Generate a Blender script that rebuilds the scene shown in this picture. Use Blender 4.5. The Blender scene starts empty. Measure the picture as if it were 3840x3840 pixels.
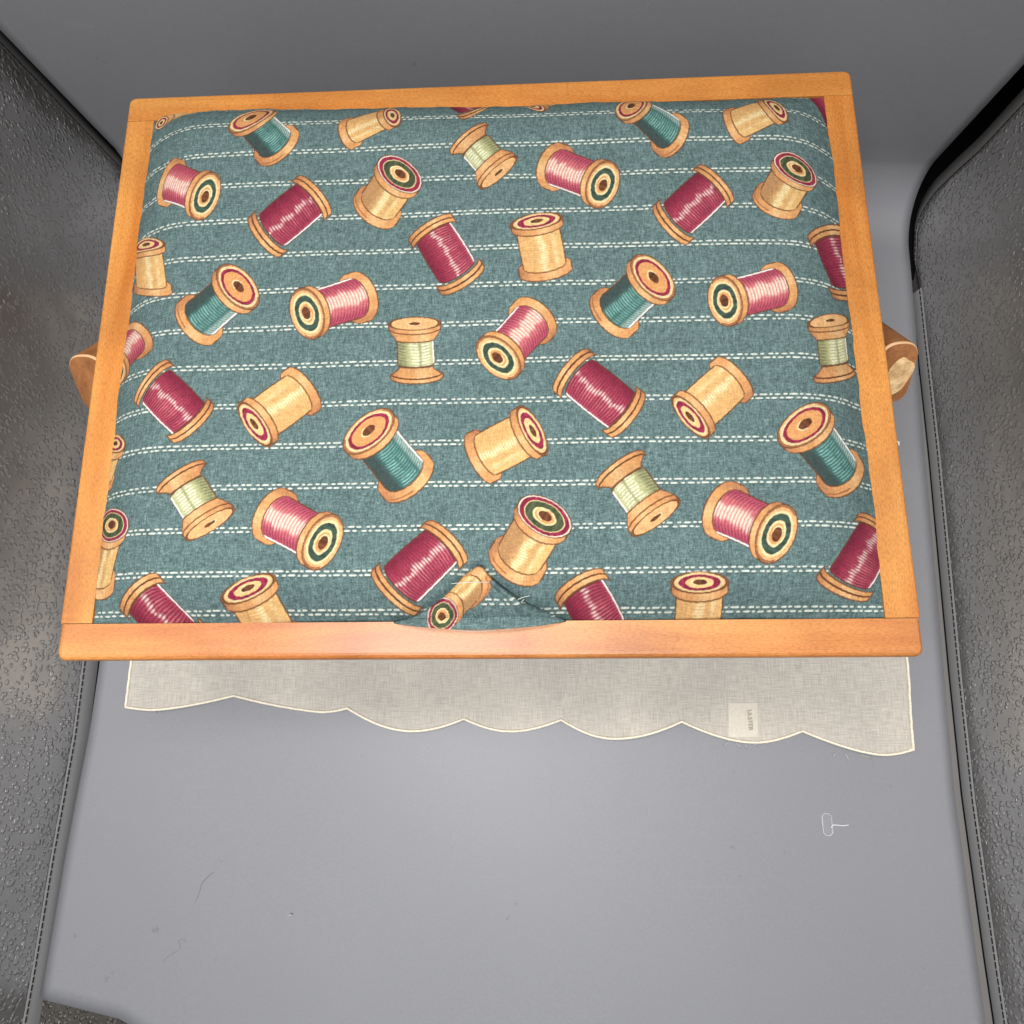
import bpy, bmesh, math, random
import numpy as np
from mathutils import Vector, Matrix
random.seed(7); rng = np.random.default_rng(7)
sc = bpy.context.scene; COL = sc.collection
H = 0.18                                   # height of the lid's rails above the backdrop
EXPO = 2.0                                 # light on the lid relative to a white card

def lin(c):
    c = np.asarray(c, float) / 255.0
    return np.where(c <= .04045, c / 12.92, ((c + .055) / 1.055) ** 2.4)

# ---------------------------------------------------------------- helpers
def tag(o, label=None, cat=None, group=None, kind=None):
    if label: o['label'] = label
    if cat: o['category'] = cat
    if group: o['group'] = group
    if kind: o['kind'] = kind
    return o

def empty(name, loc=(0, 0, 0)):
    o = bpy.data.objects.new(name, None); o.location = loc; o.empty_display_size = .02
    COL.objects.link(o); return o

def link(name, me, mat, parent=None, smooth=True):
    o = bpy.data.objects.new(name, me)
    if mat: me.materials.append(mat)
    COL.objects.link(o)
    if parent:
        o.parent = parent
        if parent.type == 'EMPTY':
            me.transform(Matrix.Translation(-parent.location))
    if smooth and len(me.polygons):
        me.polygons.foreach_set('use_smooth', np.ones(len(me.polygons), bool))
    return o

def pymesh(name, verts, faces):
    me = bpy.data.meshes.new(name); me.from_pydata([tuple(v) for v in verts], [], faces); me.update(); return me

def gridmesh(name, P):
    """P: (n,m,3) array -> quad grid mesh"""
    n, m = P.shape[:2]
    me = bpy.data.meshes.new(name)
    me.vertices.add(n * m); me.vertices.foreach_set('co', P.astype(np.float32).ravel())
    i = np.arange(n * m).reshape(n, m)
    q = np.stack([i[:-1, :-1], i[:-1, 1:], i[1:, 1:], i[1:, :-1]], -1).reshape(-1, 4)
    nf = len(q)
    me.loops.add(nf * 4); me.loops.foreach_set('vertex_index', q.astype(np.int32).ravel())
    me.polygons.add(nf)
    me.polygons.foreach_set('loop_start', (np.arange(nf) * 4).astype(np.int32))
    me.polygons.foreach_set('loop_total', np.full(nf, 4, np.int32))
    me.update(calc_edges=True); return me

def box_mesh(name, x0, x1, y0, y1, z0, z1, bevel=0.0, seg=3):
    bm = bmesh.new(); bmesh.ops.create_cube(bm, size=1)
    for v in bm.verts:
        v.co = Vector(((x0 + x1) / 2 + v.co.x * (x1 - x0), (y0 + y1) / 2 + v.co.y * (y1 - y0), (z0 + z1) / 2 + v.co.z * (z1 - z0)))
    if bevel: bmesh.ops.bevel(bm, geom=bm.edges[:], offset=bevel, segments=seg, profile=.5, affect='EDGES')
    me = bpy.data.meshes.new(name); bm.to_mesh(me); bm.free(); return me

def tube_mesh(name, pts, r, n=6, taper=False):
    pts = [Vector(p) for p in pts]; V = []; F = []
    for k, p in enumerate(pts):
        a = pts[max(k - 1, 0)]; b = pts[min(k + 1, len(pts) - 1)]
        d = (b - a).normalized(); u = d.cross(Vector((0, 0, 1)))
        if u.length < 1e-6: u = Vector((1, 0, 0))
        u.normalize(); w = u.cross(d)
        rr = r * (1 - .7 * k / (len(pts) - 1)) if taper else r
        for j in range(n):
            t = 2 * math.pi * j / n; V.append(p + (u * math.cos(t) + w * math.sin(t)) * rr)
    for k in range(len(pts) - 1):
        for j in range(n):
            a = k * n + j; b = k * n + (j + 1) % n; F.append((a, b, b + n, a + n))
    F.append(tuple(range(n))[::-1]); F.append(tuple(range((len(pts) - 1) * n, len(pts) * n)))
    return pymesh(name, V, F)

def smooth_path(pts, k=8):
    """Catmull-Rom through pts"""
    P = [np.array(p, float) for p in pts]; P = [2 * P[0] - P[1]] + P + [2 * P[-1] - P[-2]]; out = []
    for i in range(1, len(P) - 2):
        for t in np.linspace(0, 1, k, endpoint=False):
            a, b, c, d = P[i - 1:i + 3]
            out.append(.5 * (2 * b + (c - a) * t + (2 * a - 5 * b + 4 * c - d) * t * t + (3 * b - a - 3 * c + d) * t ** 3))
    out.append(P[-2]); return out

# ---------------------------------------------------------------- materials
class NT:
    def __init__(s, name):
        s.m = bpy.data.materials.new(name); s.m.use_nodes = True
        s.t = s.m.node_tree; s.b = s.t.nodes['Principled BSDF']; s.out = s.t.nodes['Material Output']
        s.co = s.t.nodes.new('ShaderNodeTexCoord').outputs['Object']
    def n(s, typ, **kw):
        x = s.t.nodes.new(typ)
        for k, v in kw.items():
            if k in x.inputs: s.set(x.inputs[k], v)
            else: setattr(x, k, v)
        return x
    def set(s, inp, v):
        if hasattr(v, 'is_output'): s.t.links.new(v, inp)
        else: inp.default_value = v
    def mapping(s, scale, rot=(0, 0, 0), src=None):
        m = s.n('ShaderNodeMapping'); s.t.links.new(src or s.co, m.inputs['Vector'])
        m.inputs['Scale'].default_value = scale; m.inputs['Rotation'].default_value = rot; return m.outputs[0]
    def noise(s, vec, scale=1.0, detail=3.0, rough=.5, dist=0.0):
        x = s.n('ShaderNodeTexNoise'); s.t.links.new(vec, x.inputs['Vector'])
        x.inputs['Scale'].default_value = scale; x.inputs['Detail'].default_value = detail
        x.inputs['Roughness'].default_value = rough; x.inputs['Distortion'].default_value = dist; return x.outputs['Fac']
    def ramp(s, fac, stops, interp='LINEAR'):
        x = s.n('ShaderNodeValToRGB'); s.t.links.new(fac, x.inputs[0]); e = x.color_ramp.elements; x.color_ramp.interpolation = interp
        while len(e) < len(stops): e.new(.5)
        for el, (p, c) in zip(e, stops):
            el.position = p; el.color = (*c, 1) if hasattr(c, '__len__') else (c, c, c, 1)
        return x.outputs[0]
    def mix(s, a, b, f, mode='MIX'):
        x = s.n('ShaderNodeMix'); x.data_type = 'RGBA'; x.blend_type = mode
        for i, v in ((0, f), (6, a), (7, b)):
            if hasattr(v, 'is_output'): s.t.links.new(v, x.inputs[i])
            else: x.inputs[i].default_value = v if i == 0 or len(v) == 4 else (*v, 1)
        return x.outputs[2]
    def math(s, op, a, b=0.0, c=0.0):
        x = s.n('ShaderNodeMath'); x.operation = op
        for i, v in enumerate((a, b, c)):
            if hasattr(v, 'is_output'): s.t.links.new(v, x.inputs[i])
            else: x.inputs[i].default_value = v
        return x.outputs[0]
    def bump(s, h, strength=.3, dist=.001, normal=None):
        x = s.n('ShaderNodeBump'); s.t.links.new(h, x.inputs['Height'])
        x.inputs['Strength'].default_value = strength; x.inputs['Distance'].default_value = dist
        if normal is not None: s.t.links.new(normal, x.inputs['Normal'])
        return x.outputs[0]
    def done(s, color=None, rough=.5, metal=0.0, normal=None, spec=None, sheen=None):
        if color is not None: s.set(s.b.inputs['Base Color'], color if hasattr(color, 'is_output') else (*color, 1))
        s.set(s.b.inputs['Roughness'], rough); s.b.inputs['Metallic'].default_value = metal
        if spec is not None: s.b.inputs['Specular IOR Level'].default_value = spec
        if sheen is not None: s.b.inputs['Sheen Weight'].default_value = sheen
        if normal is not None: s.t.links.new(normal, s.b.inputs['Normal'])
        return s.m

def wood(name, along, light, dark, speck=1.0, rough=.38):
    t = NT(name)
    sc_ = (6, 60, 60) if along == 'x' else (60, 6, 60)
    v = t.mapping(sc_)
    g = t.noise(v, 1.0, 6, .62, .4)
    fine = t.noise(t.mapping((500, 1500, 900) if along == 'x' else (1500, 500, 900)), 1.0, 3, .7)
    blot = t.noise(t.mapping((22, 22, 22)), 1.0, 2, .5, .3)
    c = t.ramp(g, [(.36, dark), (.52, tuple((np.array(light) + np.array(dark)) / 2)), (.66, light)])
    c = t.mix(c, t.ramp(fine, [(.36, .50), (.56, 1.08)]), .6 * speck, 'MULTIPLY')
    c = t.mix(c, t.ramp(blot, [(.3, (.80, .76, .74)), (.65, (1.08, 1.08, 1.06))]), .9, 'MULTIPLY')
    hgt = t.math('ADD', t.math('MULTIPLY', fine, .5), g)
    return t.done(c, t.math('MULTIPLY_ADD', g, .2, rough - .1), 0, t.bump(hgt, .12, .0006), spec=.4)

OR_L = tuple(lin((244, 170, 86)) / EXPO); OR_D = tuple(lin((218, 132, 56)) / EXPO)
M_woodx = wood('orange_wood_along_x', 'x', OR_L, OR_D)
M_woody = wood('orange_wood_along_y', 'y', OR_L, OR_D)
M_woodfront = wood('reddish_orange_wood', 'x', tuple(lin((240, 163, 90)) / EXPO), tuple(lin((206, 122, 64)) / EXPO), .9)
M_woodbox = wood('brown_wood_panel', 'x', (.30, .15, .06), (.2, .09, .035))
M_leg = wood('red_brown_wood', 'y', (.31, .13, .045), (.17, .064, .021), .8, .42)

def m_print():
    t = NT('printed_cotton'); a = t.n('ShaderNodeAttribute'); a.attribute_name = 'print'
    w = t.noise(t.mapping((900, 2600, 900)), 1.0, 2, .6); w2 = t.noise(t.mapping((2600, 700, 900)), 1.0, 2, .6)
    h = t.math('ADD', w, w2)
    return t.done(a.outputs['Color'], .9, 0, t.bump(h, .15, .0004), spec=.06)
M_print = m_print()

def m_backdrop():
    t = NT('grey_vinyl'); 
    big = t.noise(t.mapping((5, 3, 5)), 1.0, 3, .5, .3); fine = t.noise(t.mapping((900, 900, 900)), 1.0, 2, .5)
    spk = t.noise(t.mapping((75, 75, 75)), 1.0, 5, .7)
    c = t.mix((.175, .177, .190), (.196, .198, .211), big)
    c = t.mix(c, t.ramp(spk, [(.285, (.6, .6, .62)), (.315, (1, 1, 1))]), .5, 'MULTIPLY')
    c = t.mix(c, t.ramp(fine, [(.3, .95), (.7, 1.04)]), 1.0, 'MULTIPLY')
    scr = t.noise(t.mapping((9, 420, 50), (0, 0, .35)), 1.0, 2, .5); scr2 = t.noise(t.mapping((380, 12, 50), (0, 0, .2)), 1.0, 2, .5)
    c = t.mix(c, (.30, .30, .32), t.math('MULTIPLY', t.ramp(scr, [(.71, 0.0), (.79, 1.0)]), .14)); c = t.mix(c, (.12, .12, .13), t.math('MULTIPLY', t.ramp(scr2, [(.72, 0.0), (.80, 1.0)]), .14))
    r = t.math('MULTIPLY_ADD', big, .14, .40)
    return t.done(c, r, 0, t.bump(t.math('ADD', big, t.math('MULTIPLY', fine, .02)), .25, .004), spec=.32)
M_back = m_backdrop()

def m_foil(name, lo, hi, drop, rough, metal, bst=.62):
    t = NT(name)
    nz = t.n('ShaderNodeTexNoise'); nz.inputs['Scale'].default_value = 160; t.t.links.new(t.co, nz.inputs['Vector'])
    vec = t.n('ShaderNodeVectorMath'); vec.operation = 'MULTIPLY_ADD'
    t.t.links.new(nz.outputs['Color'], vec.inputs[0]); vec.inputs[1].default_value = (.0035,) * 3; t.t.links.new(t.co, vec.inputs[2])
    def vor(scale):
        x = t.n('ShaderNodeTexVoronoi'); x.inputs['Scale'].default_value = scale; t.t.links.new(vec.outputs[0], x.inputs['Vector'])
        x.inputs['Randomness'].default_value = 1; return x
    v1 = vor(290); r1 = t.n('ShaderNodeSeparateColor'); t.t.links.new(v1.outputs['Color'], r1.inputs[0])
    size = t.math('MULTIPLY_ADD', r1.outputs[0], .34, .28)
    d = t.math('SUBTRACT', size, v1.outputs['Distance'])
    ss = t.n('ShaderNodeMapRange'); ss.interpolation_type = 'SMOOTHSTEP'; t.t.links.new(d, ss.inputs[0])
    ss.inputs[1].default_value = -.03; ss.inputs[2].default_value = .2; ss.inputs[3].default_value = 0; ss.inputs[4].default_value = 1
    big = t.noise(t.mapping((9, 9, 9)), 1.0, 3, .5)
    c = t.ramp(big, [(.3, lo), (.7, hi)])
    c = t.mix(c, drop, t.math('MULTIPLY', ss.outputs[0], .35))
    return t.done(c, rough, metal, t.bump(ss.outputs[0], bst, .0014, t.bump(t.noise(t.mapping((14, 14, 14)), 1.0, 2, .5), .5, .012)), spec=.5)
M_foil = m_foil('dimpled_pearl_grey_lining', (.43, .42, .41), (.50, .49, .48), (.58, .565, .55), .31, .86, .54)
M_flap = m_foil('dark_shiny_dimpled_lining', (.06, .055, .05), (.12, .11, .10), (.20, .19, .18), .22, .5, .9)
def plain(name, col, rough=.5, spec=.4, metal=0): return NT(name).done(col, rough, metal, spec=spec)
M_black = plain('black_fabric', (.006, .006, .007), .9, .05)
M_strip = plain('grey_edge_shade', (.14, .134, .128), .7, .2)  # shade along the sheet's right edge, put in as a dark grey
M_hem_shade = plain('dark_hem_and_edge_shade', (.075, .073, .071), .3, .5)  # hem at the panels' back edge; also the painted shade strip at left
M_hem = plain('grey_hem_tape', (.19, .188, .188), .45, .4)
M_thread_black = plain('black_thread', (.006, .006, .008), .7, .1)
M_thread_white = plain('white_thread', (.45, .45, .42), .8, .1)

def m_linen():
    t = NT('sheer_linen')
    a = t.noise(t.mapping((1500, 90, 10)), 1.0, 3, .6); b = t.noise(t.mapping((90, 1500, 10)), 1.0, 3, .6)
    big = t.noise(t.mapping((16, 12, 10)), 1.0, 3, .55, .4); f = t.noise(t.mapping((1400, 1400, 10)), 1.0, 1, .5)
    s = t.math('MULTIPLY', t.math('ADD', t.math('ADD', a, b), t.math('MULTIPLY', f, .5)), .4)
    c = t.ramp(s, [(.36, (.46, .422, .37)), (.64, (.60, .555, .487))])
    c = t.mix(c, t.ramp(big, [(.33, (.86, .86, .86)), (.66, (1.05, 1.04, 1.02))]), .9, 'MULTIPLY')
    t.done(c, .9, 0, t.bump(s, .2, .0005), spec=.1)
    tr = t.n('ShaderNodeBsdfTransparent'); mx = t.n('ShaderNodeMixShader')
    t.t.links.new(t.ramp(s, [(.38, .34), (.62, .16)]), mx.inputs[0]); t.t.links.new(t.b.outputs[0], mx.inputs[1]); t.t.links.new(tr.outputs[0], mx.inputs[2])
    t.t.links.new(mx.outputs[0], t.out.inputs[0]); return t.m
M_linen = m_linen()
M_cord = NT('cream_cord'); M_cord = M_cord.done(M_cord.ramp(M_cord.noise(M_cord.mapping((900, 900, 900)), 1.0, 2), [(.3, (.58, .52, .41)), (.7, (.78, .71, .58))]), .85, spec=.1)
M_tagcloth = NT('cream_satin_label'); M_tagcloth = M_tagcloth.done(M_tagcloth.ramp(M_tagcloth.noise(M_tagcloth.mapping((500, 500, 500)), 1.0, 3), [(.3, (.60, .545, .46)), (.7, (.68, .62, .53))]), .7, spec=.2)
M_ink = plain('faded_brown_ink', (.33, .28, .23), .9, .1)
M_worn = NT('bare_worn_wood'); _w = M_worn.noise(M_worn.mapping((160, 160, 160)), 1.0, 4, .6)
M_worn = M_worn.done(M_worn.ramp(_w, [(.3, (.30, .18, .08)), (.55, (.48, .32, .16)), (.75, (.58, .42, .24))]), .8, 0, M_worn.bump(_w, .8, .003), spec=.2)

def m_plastic(name, a_):
    t = NT(name); b = t.b
    b.inputs['Base Color'].default_value = (.8, .8, .83, 1); b.inputs['Roughness'].default_value = .15; b.inputs['Alpha'].default_value = a_; return t.m
M_plastic = m_plastic('clear_plastic', .035); M_plrim = m_plastic('clear_plastic_rim', .30)

# ---------------------------------------------------------------- the printed cotton
X0, X1, Y0 = -.1866, .1862, .0155
Y0f = lambda x: .0157 - .0016 * np.exp(-((x + .158) / .012) ** 2) - .0005 * np.exp(-((x + .11) / .02) ** 2) + .0003 * np.sin(x * 70)
Y1f = lambda x: np.interp(x, [-.19, -.186, -.12, -.06, 0, .1, .19], [.3000, .3005, .3017, .2992, .2977, .2962, .2956])   # the cotton laps over the back rail
def dome(x, y):
    g = lambda d, fl: 1 - (1 - np.clip(d / fl, 0, 1)) ** 2.2
    return (H - .001 + .018 * g(x - X0, .042) * g(X1 - x, .042) * g(y - Y0f(x), .034) * g(Y1f(x) - y, .036)
            + .003 * np.clip(1 - (x / .186) ** 2, 0, 1) * np.clip(1 - ((y - .156) / .142) ** 2, 0, 1))

PAL = dict(
    M=dict(base=(156, 56, 78), dark=(112, 36, 56), hl=(244, 222, 208), st=(212, 122, 130)),
    P=dict(base=(208, 112, 116), dark=(152, 54, 80), hl=(250, 232, 208), st=(230, 150, 146)),
    G=dict(base=(232, 184, 120), dark=(206, 146, 90), hl=(253, 236, 188), st=(246, 212, 150)),
    K=dict(base=(230, 184, 118), dark=(156, 108, 76), hl=(252, 238, 188), st=(240, 204, 142)),
    T=dict(base=(70, 110, 105), dark=(68, 82, 79), hl=(226, 234, 222), st=(152, 202, 190)),
    S=dict(base=(192, 192, 142), dark=(122, 124, 88), hl=(250, 249, 218), st=(226, 226, 178)))
WOODL, WOODM, WOODD, LINE = (240, 192, 136), (220, 158, 102), (168, 108, 74), (106, 66, 44)
PARM = dict(  # face ratio, flange thickness, body half width
    M=(.30, .40, .80), P=(.60, .22, .80), G=(.34, .26, .80), K=(.60, .26, .80), T=(.58, .24, .76), S=(.26, .17, .72))

def vnoise(shape, sx, sy, r):
    """smooth value noise on a canvas, cell size sx, sy in pixels"""
    h, w = shape; gy, gx = int(h / sy) + 3, int(w / sx) + 3
    g = r.random((gy, gx)).astype(np.float32)
    y = np.arange(h, dtype=np.float32) / sy; x = np.arange(w, dtype=np.float32) / sx
    yi = y.astype(int); xi = x.astype(int); fy = (y - yi)[:, None]; fx = (x - xi)[None]
    a = g[yi][:, xi]; b = g[yi][:, xi + 1]; c = g[yi + 1][:, xi]; d = g[yi + 1][:, xi + 1]
    return (a * (1 - fx) + b * fx) * (1 - fy) + (c * (1 - fx) + d * fx) * fy

def S_(a, b, x):
    t = np.clip((x - a) / (b - a), 0, 1); return t * t * (3 - 2 * t)

def draw_spool(img, X, Y, typ, B, F, W, squash=None):
    B = np.array(B); F = np.array(F); W = np.array(W); a = F - B; L0 = np.hypot(*a); ah = a / L0
    Rn = .0135
    det = ah[0] * W[1] - ah[1] * W[0]
    if abs(det) < 1e-9: return
    dx, dy = X - B[0], Y - B[1]
    s = (dx * W[1] - dy * W[0]) / det / Rn; t = (ah[0] * dy - ah[1] * dx) / det
    L = L0 / Rn; e, T, rb = PARM[typ]; sg = 1.0 if det < 0 else -1.0   # t*sg>0 : the right hand side looking from B to F
    pal = {k: np.array(v, np.float32) for k, v in PAL[typ].items()}
    wl, wm, wd, ln = (np.array(c, np.float32) for c in (WOODL, WOODM, WOODD, LINE))
    q = np.sqrt(np.clip(1 - t * t, 0, 1)); LW = .054
    r = np.random.default_rng(int(abs(B[0] * 1e6)) % 9999)
    ph = r.random(8) * 6.28
    grain = .5 + .5 * np.sin(t * 21 + s * 2 + ph[0]) * np.sin(t * 9.3 + ph[1])
    lit = {'S': -.25, 'K': .2, 'T': .35}.get(typ, -.05)
    tl = t * sg
    woodc = wm + (wl - wm) * (S_(.55, .0, np.abs(tl - .25)) * .8 + .3 * grain)[..., None] + (wd - wm) * (S_(.5, 1, -tl) * .75 * (.6 + .6 * grain))[..., None]
    def put(inside, color, outline=True, lw=LW):
        m = inside > 0
        if not m.any(): return
        c = color[m] if color.ndim == 3 else np.broadcast_to(color, (m.sum(), 3))
        img[m] = c
        if outline:
            o = (inside > -lw * .45) & (inside < lw * .55); img[o] = img[o] * .25 + ln * .75
    side = t > 0
    near_flat = typ == 'M'
    tw = (1 - np.abs(t)) * 1.0
    # far flange
    if near_flat:
        put(np.minimum(tw, np.minimum(s + T * .5 + e * q, T * .5 - e * q - s)), woodc)
        mid = np.abs(s + e * q * 1.0 - .0); img[(mid < .035) & (np.abs(t) < .97)] = ln
    elif typ == 'S':
        cone = np.minimum(1 - .34 * np.clip((s + e * q - .08) / .36, 0, 1) - np.abs(t), np.minimum(s + T * .5 + e * q, .46 - e * q * .75 - s))
        put(cone, woodc * (1.0 - .06 * S_(.0, .4, s + e * q))[..., None])
        img[(np.abs(s + e * q - .09) < .03) & (np.abs(t) < .96)] = ln
    else:
        put(np.minimum(tw, np.minimum(s + T * .5 + e * q, T * .5 + e * q - s)), woodc)
        if typ in 'TK': img[(np.abs(s + e * q - .02) < .025) & (np.abs(t) < .95) & (tl < -.1)] = wd
    # thread body
    qb = np.sqrt(np.clip(1 - (t / rb) ** 2, 0, 1)) * rb
    s0 = {'M': T * .5 - e * qb * .9, 'S': .46 - e * qb * .95}.get(typ, T * .5 - e * qb)
    s0 = s0 if isinstance(s0, np.ndarray) else s0 + 0 * s
    s1 = (L - T * .5 + e * q * .9) if near_flat else L + 0 * s
    bw = rb * (1 + (.04 if typ in 'MGK' else -.03) * np.sin(np.clip(s / L, 0, 1) * 3.14))
    ins = np.minimum((bw - np.abs(t)), np.minimum(s - s0, s1 - s))
    tb = tl / rb; k = s + e * qb * (1 if not near_flat else 1 - 2 * s / L)   # thread coordinate follows the winding
    f = {'M': 118, 'P': 84, 'G': 100, 'K': 104, 'T': 96, 'S': 84}[typ]
    lines = .5 + .5 * np.sin(k * f / 1.55 + 1.6 * np.sin(tb * 5 + ph[2]) * .25)
    li = np.floor(k * f / 1.55 / 6.2832).astype(int) + 40; tab = r.random((3, 140)); tab = .55 * tab + .45 * np.roll(tab, 1, 1); nl = np.clip(li, 0, 139)
    j1_ = tab[0][nl]; j2_ = tab[1][nl]; j3_ = tab[2][nl]
    jit = .5 + .5 * np.sin(k * 13.7 + ph[3]) * np.sin(k * 7.1 + tb * 2.3 + ph[4]); jit2 = .5 + .5 * np.sin(k * 19.3 + ph[5]) * np.sin(k * 5.2 + ph[6])
    c = np.broadcast_to(pal['base'], s.shape + (3,)).copy()
    def blend(col, w):
        nonlocal c; c = c + (col - c) * np.clip(w, 0, 1)[..., None]
    if typ == 'M':
        blend(pal['dark'], .75 * S_(.35, .95, -tb) + .35 * S_(.5, .1, np.abs(tb - .45)) * jit)
        blend(pal['st'], lines * (.85 * S_(.8, .1, np.abs(tb - .25)) + .15) * (.35 + .8 * j3_)); blend(pal['dark'], .45 * (1 - lines) * j1_)
        blend(pal['hl'], S_(.08 + .26 * j1_, .03, np.abs(tb - .02 + .26 * (j2_ - .5))) * (.2 + .8 * lines) * S_(.0, .3, j3_ * .5 + .3 * jit2))
        blend(pal['st'], .6 * S_(.78, .95, tb) * lines)
    elif typ == 'P':
        blend(pal['dark'], .9 * S_(.38, .8, np.abs(tb + .02)) + .12 * lines)
        blend(pal['st'], lines * .45)
        blend(pal['hl'], S_(.34 + .25 * j1_, .22, np.abs(tb - .05 + .30 * (j2_ - .5))) * (.35 + .65 * lines)); blend(pal['dark'], .4 * (1 - lines) * S_(.2, .5, np.abs(tb)))
        blend(pal['hl'], .0 * tb)
    elif typ in 'GK':
        blend(pal['dark'], (.95 if typ == 'K' else .35) * S_(-.15 if typ == 'K' else .25, .55, -tb) * (.45 + .55 * lines) + .45 * j3_ * S_(.22, .06, np.abs(tb - .38)))
        blend(pal['st'], .35 * lines)
        blend(pal['hl'], S_(.16 + .2 * j1_, .05, np.abs(tb - .04 + .16 * (j2_ - .5))) * (.3 + .65 * lines) + .6 * S_(.16, .02, np.abs(tb - .62)) * j3_)
        blend(pal['dark'], .22 * (1 - lines) * S_(.0, .6, -tb))
    elif typ == 'T':
        blend(pal['st'], lines ** 1.3 * (S_(.36, .16, np.abs(tb + .10 + .2 * (j1_ - .5))) + .75 * S_(.24, .08, np.abs(tb - .36))) * (.6 + .5 * j2_))
        blend(pal['dark'], .95 * S_(.3, .6, -tb))
        blend(pal['hl'], S_(.52, .74, tb) * (.24 + .45 * lines))
    else:
        blend(pal['hl'], lines * (S_(.30, .14, np.abs(tb - .52)) + S_(.32, .12, np.abs(tb + .02 + .2 * (j1_ - .5)))) * (.7 + .35 * j2_))
        blend(pal['dark'], S_(.25, .75, -tb) * (.4 + .6 * (1 - lines)))
        blend(pal['dark'], .35 * S_(.1, .03, np.abs(tb - .24)))
    put(ins, c)
    if typ in 'TMSP':
        hl = (np.abs(tl - bw * .96) < .026) & (s > s0 + .03) & (s < s1)
        img[hl] = np.array((246, 244, 236))
    # near flange
    if near_flat:
        put(np.minimum(tw, np.minimum(s - (L - T * .5 + e * q), L + T * .5 + e * q - s)), woodc)
        img[(np.abs(s - L - e * q) < .03) & (np.abs(t) < .97)] = ln
        return
    if typ == 'S':
        cone = np.minimum(.66 + .34 * np.clip((s + e * q - L + .52) / .34, 0, 1) - np.abs(t), np.minimum(s - (L - .50 - e * q * .9), L - s - .05))
        put(cone, woodc)
        put(np.minimum(tw, np.minimum(s - (L - T - e * q), L - s + .02)), woodc)
    else:
        put(np.minimum(tw, np.minimum(s - (L - T - e * q), L - s + .02)), woodc)
    rr = np.sqrt(((s - L) / e) ** 2 + t * t)
    fin = (1 - rr) * (.45 + .55 * e)
    facec = wm + (wl - wm) * (.55 + .35 * grain)[..., None]
    put(fin, facec, True, LW)
    img[(np.abs(rr - .93) < .028) & (s < L + .3)] = ln if typ in 'GS' else wd
    mar = np.array((154, 52, 76), np.float32); grn = np.array((70, 90, 78), np.float32); cream = np.array((244, 220, 166), np.float32); hole = np.array((112, 70, 48), np.float32)
    wob = rr + .008 * np.sin(np.arctan2(t, (s - L) / e) * 5 + ph[6])
    sh = .04
    rr2 = np.sqrt(((s - L) / e - sh) ** 2 + (t - .02) ** 2)
    mott = (.82 + .3 * grain)[..., None]
    def ring(a0, a1, col): m = (wob > a0) & (wob < a1); img[m] = np.broadcast_to(col, s.shape + (3,))[m] if np.ndim(col) == 1 else col[m]
    if typ == 'P':
        ring(.70, .80, cream); ring(.46, .70, grn * mott); ring(.36, .46, cream); ring(0, .36, wm * 1.03)
    elif typ == 'T':
        ring(.80, .90, cream * .96); ring(.66, .80, mar * mott); ring(0, .66, wm * 1.04)
    elif typ == 'K':
        ring(.93, .98, np.array((245, 225, 205))); ring(.76, .93, mar * mott); ring(.72, .76, cream * .95); ring(.44, .72, np.array((84, 92, 66)) * mott); ring(.36, .44, cream); ring(0, .36, wm * 1.05)
    elif typ == 'G':
        ring(.74, .84, cream * .97); ring(.50, .74, mar * mott); ring(0, .50, np.array((242, 206, 144)))
    hr = rr2 if typ != 'S' else rr * 1.1
    m = hr < .25; img[m] = (hole * (.8 + .35 * grain)[..., None])[m]
    m = (hr > .25) & (hr < .31) & (t * sg < -.02); img[m] = cream

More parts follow.
